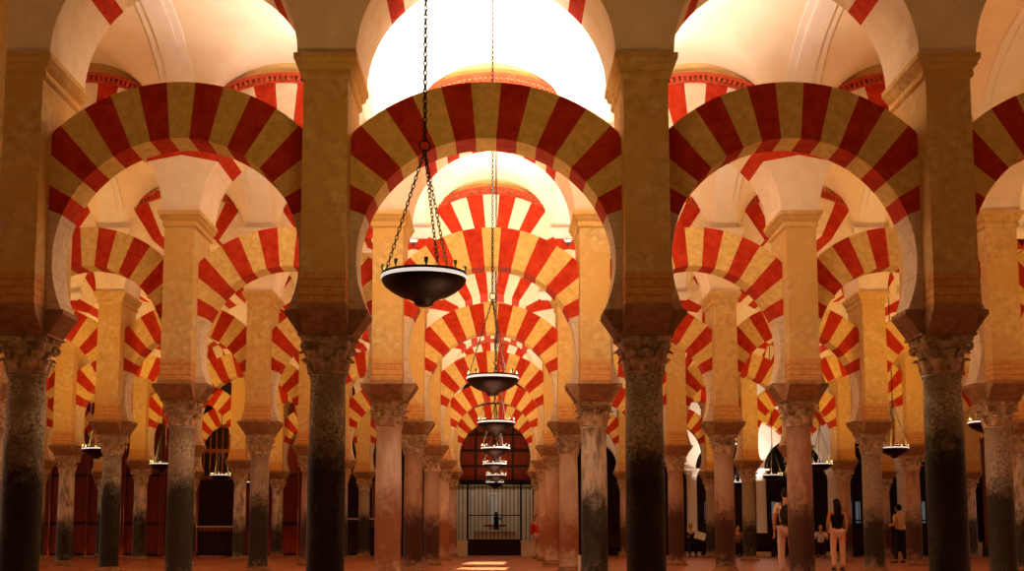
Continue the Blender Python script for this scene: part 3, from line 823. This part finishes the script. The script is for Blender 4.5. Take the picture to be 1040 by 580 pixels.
# ------------------------------------------------------------------ people
def skin(name, J, E, root, mats, sub=2):
    # J: {joint: ((x, y, z), radius)}; one continuous surface grown over the joints
    keys = list(J); idx = {k: i for i, k in enumerate(keys)}
    me = bpy.data.meshes.new(name+'_tmp'); me.from_pydata([J[k][0] for k in keys], [(idx[a], idx[b]) for a, b in E], [])
    ob = bpy.data.objects.new(name+'_tmp', me); COL.objects.link(ob)
    md = ob.modifiers.new('skin', 'SKIN'); md.branch_smoothing = 0.6
    sv = me.skin_vertices[0].data
    for k in keys:
        r = J[k][1]; sv[idx[k]].radius = r if isinstance(r, tuple) else (r, r)
        sv[idx[k]].use_root = (k == root)
    ss = ob.modifiers.new('sub', 'SUBSURF'); ss.levels = sub; ss.render_levels = sub
    dg = bpy.context.evaluated_depsgraph_get()
    out = bpy.data.meshes.new_from_object(ob.evaluated_get(dg))
    bpy.data.objects.remove(ob); bpy.data.meshes.remove(me)
    mb = MB(); mb.add([v.co[:] for v in out.vertices], [tuple(p.vertices) for p in out.polygons], mats, True)
    bpy.data.meshes.remove(out)
    return mb
def hand(mb, w, d, side, m):
    # palm with thumb and four bent fingers of different length; w = wrist, d = direction of the hand
    w = Vector(w); d = Vector(d).normalized()
    s = Vector((side, 0, 0)); s = (s - d*s.dot(d)).normalized(); f = d.cross(s).normalized()
    if f.y > 0: f = -f
    fwd = f                                    # front of the palm row: fingers spread along f
    pal = w + d*0.05
    rot = Matrix((s, fwd, d)).transposed()
    mb.ellipsoid(pal, (0.016, 0.040, 0.052), m, 8, 7, rot)
    for k, (o, L) in enumerate(((0.030, 0.070), (0.010, 0.080), (-0.010, 0.074), (-0.029, 0.058))):
        a = w + d*0.088 + fwd*o
        mb.tube([a - d*0.02, a + d*L*0.45 - s*0.004, a + d*L*0.8 - s*0.018, a + d*L*0.98 - s*0.032], [0.010, 0.009, 0.008, 0.006], 6, m)
    a = w + d*0.03 + fwd*0.03
    mb.tube([a, a + d*0.03 + fwd*0.022, a + d*0.055 + fwd*0.03 - s*0.006], [0.012, 0.010, 0.008], 6, m)
def person(x, y, rz, label, top_c, leg_c, hair_c, skin_c=(0.55, 0.30, 0.18), H=1.7, pose='stand', sleeves='short', long_hair=False, skirt=False):
    k = H/1.7; P = {}
    def V(x, y, z): return (x*k, y*k, z*k)
    if pose == 'stand':
        hipz = 0.90
        legs = {s: [V(s*.09, 0, .88), V(s*.105, -.015*s, .49), V(s*.11, .02+.03*s, .09), V(s*.125, -.13+.03*s, .035)] for s in (-1, 1)}
        arms = {s: [V(s*.165, 0, 1.385), V(s*.225, .02, 1.11), V(s*.215, -.06, .875)] for s in (-1, 1)}
        dz = 0
    elif pose == 'bag':
        legs = {s: [V(s*.09, 0, .88), V(s*.10, -.03-.02*s, .49), V(s*.11, .02-.08*s, .09), V(s*.125, -.13-.08*s, .035)] for s in (-1, 1)}
        arms = {s: [V(s*.165, 0, 1.385), V(s*.235, .05, 1.12), V(s*.13, -.17, 1.10)] for s in (-1, 1)}
        dz = 0
    else:   # sit, reading: knees forward (towards -Y), forearms raised
        dz = -0.42
        legs = {s: [V(s*.09, 0, .48), V(s*.12, -.43, .50), V(s*.12, -.44, .09), V(s*.13, -.58, .035)] for s in (-1, 1)}
        arms = {s: [V(s*.165, 0, .965), V(s*.23, -.08, .72), V(s*.15, -.31, .78)] for s in (-1, 1)}
    z = lambda v: v + dz
    T = {'pelvis': (V(0, 0, z(.92)), (.145*k, .105*k)), 'waist': (V(0, .005, z(1.08)), (.125*k, .092*k)), 'chest': (V(0, .01, z(1.27)), (.145*k, .10*k)),
         'neckbase': (V(0, .012, z(1.42)), (.07*k, .065*k)), 'neck': (V(0, .0, z(1.49)), .052*k), 'head': (V(0, -.012, z(1.57)), (.068*k, .078*k)), 'crown': (V(0, -.004, z(1.645)), (.058*k, .066*k))}
    E = [('pelvis', 'waist'), ('waist', 'chest'), ('chest', 'neckbase'), ('neckbase', 'neck'), ('neck', 'head'), ('head', 'crown')]
    J = dict(T)
    R = {'sh': .058, 'el': .042, 'wr': .026, 'hi': .085, 'kn': .056, 'an': .037, 'to': .03}
    for s, n in ((-1, 'l'), (1, 'r')):
        for q, nm in enumerate(('sh', 'el', 'wr')): J[nm+n] = (arms[s][q], R[nm]*k)
        for q, nm in enumerate(('hi', 'kn', 'an', 'to')): J[nm+n] = (legs[s][q], R[nm]*k)
        E += [('chest', 'sh'+n), ('sh'+n, 'el'+n), ('el'+n, 'wr'+n), ('pelvis', 'hi'+n), ('hi'+n, 'kn'+n), ('kn'+n, 'an'+n), ('an'+n, 'to'+n)]
    sm = flat('skin_tone', skin_c, 0.6)
    body = skin('body', J, E, 'pelvis', sm)
    hd = Vector(T['head'][0])
    body.ellipsoid(hd + Vector((0, -.012*k, .012*k)), (.073*k, .092*k, .105*k), sm, 16, 12)
    body.ellipsoid(hd + Vector((0, -.055*k, -.05*k)), (.048*k, .045*k, .045*k), sm, 10, 8)
    body.ellipsoid(hd + Vector((0, -.108*k, -.005*k)), (.012*k, .016*k, .024*k), sm, 8, 6)
    em = flat('eye_dark', (0.03, 0.02, 0.015)); lm = flat('lip', (0.42, 0.13, 0.09))
    for s in (-1, 1):
        body.ellipsoid(hd + Vector((s*.073*k, .005*k, 0)), (.010*k, .018*k, .028*k), sm, 8, 6)
        body.ellipsoid(hd + Vector((s*.028*k, -.094*k, .018*k)), (.012*k, .006*k, .006*k), em, 8, 6)
        w = Vector(arms[s][2]); e = Vector(arms[s][1]); hand(body, w, (w-e), -s, sm)
    body.ellipsoid(hd + Vector((0, -.096*k, -.045*k)), (.022*k, .006*k, .007*k), lm, 8, 6)
    r = empty('person', (x, y, 0), rz)
    tag(r, label, 'person', None, 'thing')
    body.build('body', r)
    # top
    tm = flat('top_cloth', top_c, 0.9)
    J2 = {}
    for nm, g in (('pelvis', 1.10), ('waist', 1.18), ('chest', 1.12), ('neckbase', 1.02)):
        p, rr = T[nm]; J2[nm] = (p if nm != 'neckbase' else (p[0], p[1], p[2]-.015*k), (rr[0]*g, rr[1]*g*1.05))
    E2 = [('pelvis', 'waist'), ('waist', 'chest'), ('chest', 'neckbase')]
    for s, n in ((-1, 'l'), (1, 'r')):
        a, b_, c = (Vector(q) for q in arms[s])
        J2['sh'+n] = (tuple(a), .072*k); E2.append(('chest', 'sh'+n))
        if sleeves != 'none':
            q = b_ if sleeves == 'long' else a.lerp(b_, .75)
            J2['el'+n] = (tuple(q), .058*k); E2.append(('sh'+n, 'el'+n))
            if sleeves == 'long': J2['wr'+n] = (tuple(b_.lerp(c, .9)), .04*k); E2.append(('el'+n, 'wr'+n))
    skin('top', J2, E2, 'pelvis', tm).build('top', r)
    bm_ = flat('trouser_cloth', leg_c, 0.9)
    if skirt:
        b = MB(); b.lathe([(.150*k, 1.0*k), (.165*k, .92*k), (.185*k, .75*k), (.20*k, .5*k), (.215*k, .22*k), (.20*k, .22*k)], 24, bm_, caps=False)
        b.build('skirt', r)
    else:
        J3 = {'pelvis': (T['pelvis'][0], (.155*k, .125*k))}; E3 = []
        for s, n in ((-1, 'l'), (1, 'r')):
            for q, nm, rr in ((0, 'hi', .102), (1, 'kn', .074), (2, 'an', .062)): J3[nm+n] = (legs[s][q], rr*k)
            E3 += [('pelvis', 'hi'+n), ('hi'+n, 'kn'+n), ('kn'+n, 'an'+n)]
        skin('trousers', J3, E3, 'pelvis', bm_).build('trousers', r)
    shm = flat('shoe_leather', (0.05, 0.03, 0.02), 0.5)
    for s in (-1, 1):
        a = Vector(legs[s][2]); b = MB()
        b.ellipsoid((a.x, a.y-.06*k, .042*k), (.047*k, .135*k, .042*k), shm, 12, 8); b.box(a.x-.04*k, a.x+.04*k, a.y-.17*k, a.y+.06*k, 0.0, .018*k, shm); b.build('shoe', r)
    hm = flat('hair', hair_c, 0.55)
    b = MB(); c = hd + Vector((0, .014*k, .03*k))
    b.ellipsoid(c, (.086*k, .098*k, .105*k), hm, 16, 12)
    if long_hair:
        b.tube([c + Vector((0, .03*k, 0)), c + Vector((0, .07*k, -.12*k)), c + Vector((0, .10*k, -.27*k)), c + Vector((0, .10*k, -.42*k))], [.085*k, .095*k, .085*k, .04*k], 14, hm)
    b.build('hair', r)
    return r
AWAY = PI
person(5.72, 25.8, AWAY, 'person in a cream shirt and pale trousers wearing a dark backpack, back turned', (0.80, 0.62, 0.42), (0.62, 0.42, 0.32), (0.03, 0.02, 0.015), pose='stand', sleeves='short', H=1.74)
bp = empty('backpack', (5.72, 25.8, 0), AWAY); tag(bp, 'dark backpack on the back of the person in the cream shirt', 'backpack', None, 'thing')
bk = flat('pack_cloth', (0.03, 0.022, 0.02), 0.8)
b = MB(); b.ellipsoid((0.02, 0.20, 1.20), (0.15, 0.095, 0.21), bk, 16, 12); b.build('sack', bp)
b = MB(); b.ellipsoid((0.02, 0.27, 1.12), (0.11, 0.05, 0.11), bk, 12, 10); b.build('front_pocket', bp)
for s in (-1, 1):
    b = MB(); b.tube([(s*.10, .16, 1.36), (s*.105, .08, 1.462), (s*.11, -.03, 1.47), (s*.115, -.125, 1.38), (s*.12, -.145, 1.2), (s*.14, -.05, 1.06), (s*.10, .13, 1.04)], 0.016, 6, bk); b.build('strap', bp)
person(7.95, 30.5, AWAY, 'person with long black hair, black sleeveless top and cream trousers, walking away', (0.012, 0.010, 0.010), (0.85, 0.58, 0.40), (0.010, 0.008, 0.008), H=1.66, sleeves='none', long_hair=True)
person(11.98, 38.9, AWAY+0.5, 'person in a tan top and dark trousers standing beside a column', (0.55, 0.34, 0.14), (0.02, 0.015, 0.015), (0.015, 0.01, 0.01), H=1.74, pose='bag', sleeves='short')
person(7.50, 50.45, 0.0, 'seated person in black reading an open white sheet', (0.012, 0.010, 0.010), (0.015, 0.012, 0.012), (0.02, 0.012, 0.01), pose='sit', sleeves='long')
n = MB(); wp = flat('paper', (0.9, 0.88, 0.84))
for s in (-1, 1):
    n.add([(0, 0.02, -.15), (s*.27, -.03, -.15), (s*.27, .05, .17), (0, .10, .17), (0, 0.026, -.15), (s*.27, -.024, -.15), (s*.27, .056, .17), (0, .106, .17)],
          [(0,1,2,3),(4,7,6,5),(0,4,5,1),(1,5,6,2),(2,6,7,3),(3,7,4,0)], wp)
o = n.build('newspaper'); o.location = (7.78, 49.98, 0.80); o.scale = (0.85, 1, 0.85); o.rotation_euler = (0.3, 0.25, 0.25); tag(o, 'open white sheet of paper held by the seated person in black', 'newspaper', None, 'thing')
person(9.30, 50.45, 0.2, 'seated person in a rust coloured top on a dark bench', (0.30, 0.10, 0.05), (0.02, 0.015, 0.015), (0.015, 0.01, 0.01), pose='sit', sleeves='short', H=1.62)
person(12.5, 50.45, -0.2, 'seated person in a white top on a bench beside the iron chapel grille', (0.75, 0.70, 0.66), (0.03, 0.02, 0.02), (0.02, 0.015, 0.01), pose='sit', sleeves='short', H=1.66)
person(1.44, 46.6, 0.3, 'person in a bright red top and pale trousers near the end of the aisle', (0.55, 0.03, 0.015), (0.55, 0.40, 0.28), (0.05, 0.03, 0.02), H=1.55, sleeves='long')
person(1.80, 45.4, -0.6, 'person in an orange top just right of the one in red', (0.75, 0.28, 0.09), (0.62, 0.48, 0.36), (0.12, 0.07, 0.03), H=1.52, sleeves='short')
S.view_settings.view_transform = 'Standard'; S.view_settings.look = 'None'
S.view_settings.exposure = 0.0; S.view_settings.gamma = 1.0; S.view_settings.use_curve_mapping = False
S.cycles.use_denoising = True
S.cycles.max_bounces = 8; S.cycles.diffuse_bounces = 4; S.cycles.glossy_bounces = 3
S.cycles.sample_clamp_indirect = 8
bpy.context.view_layer.update()
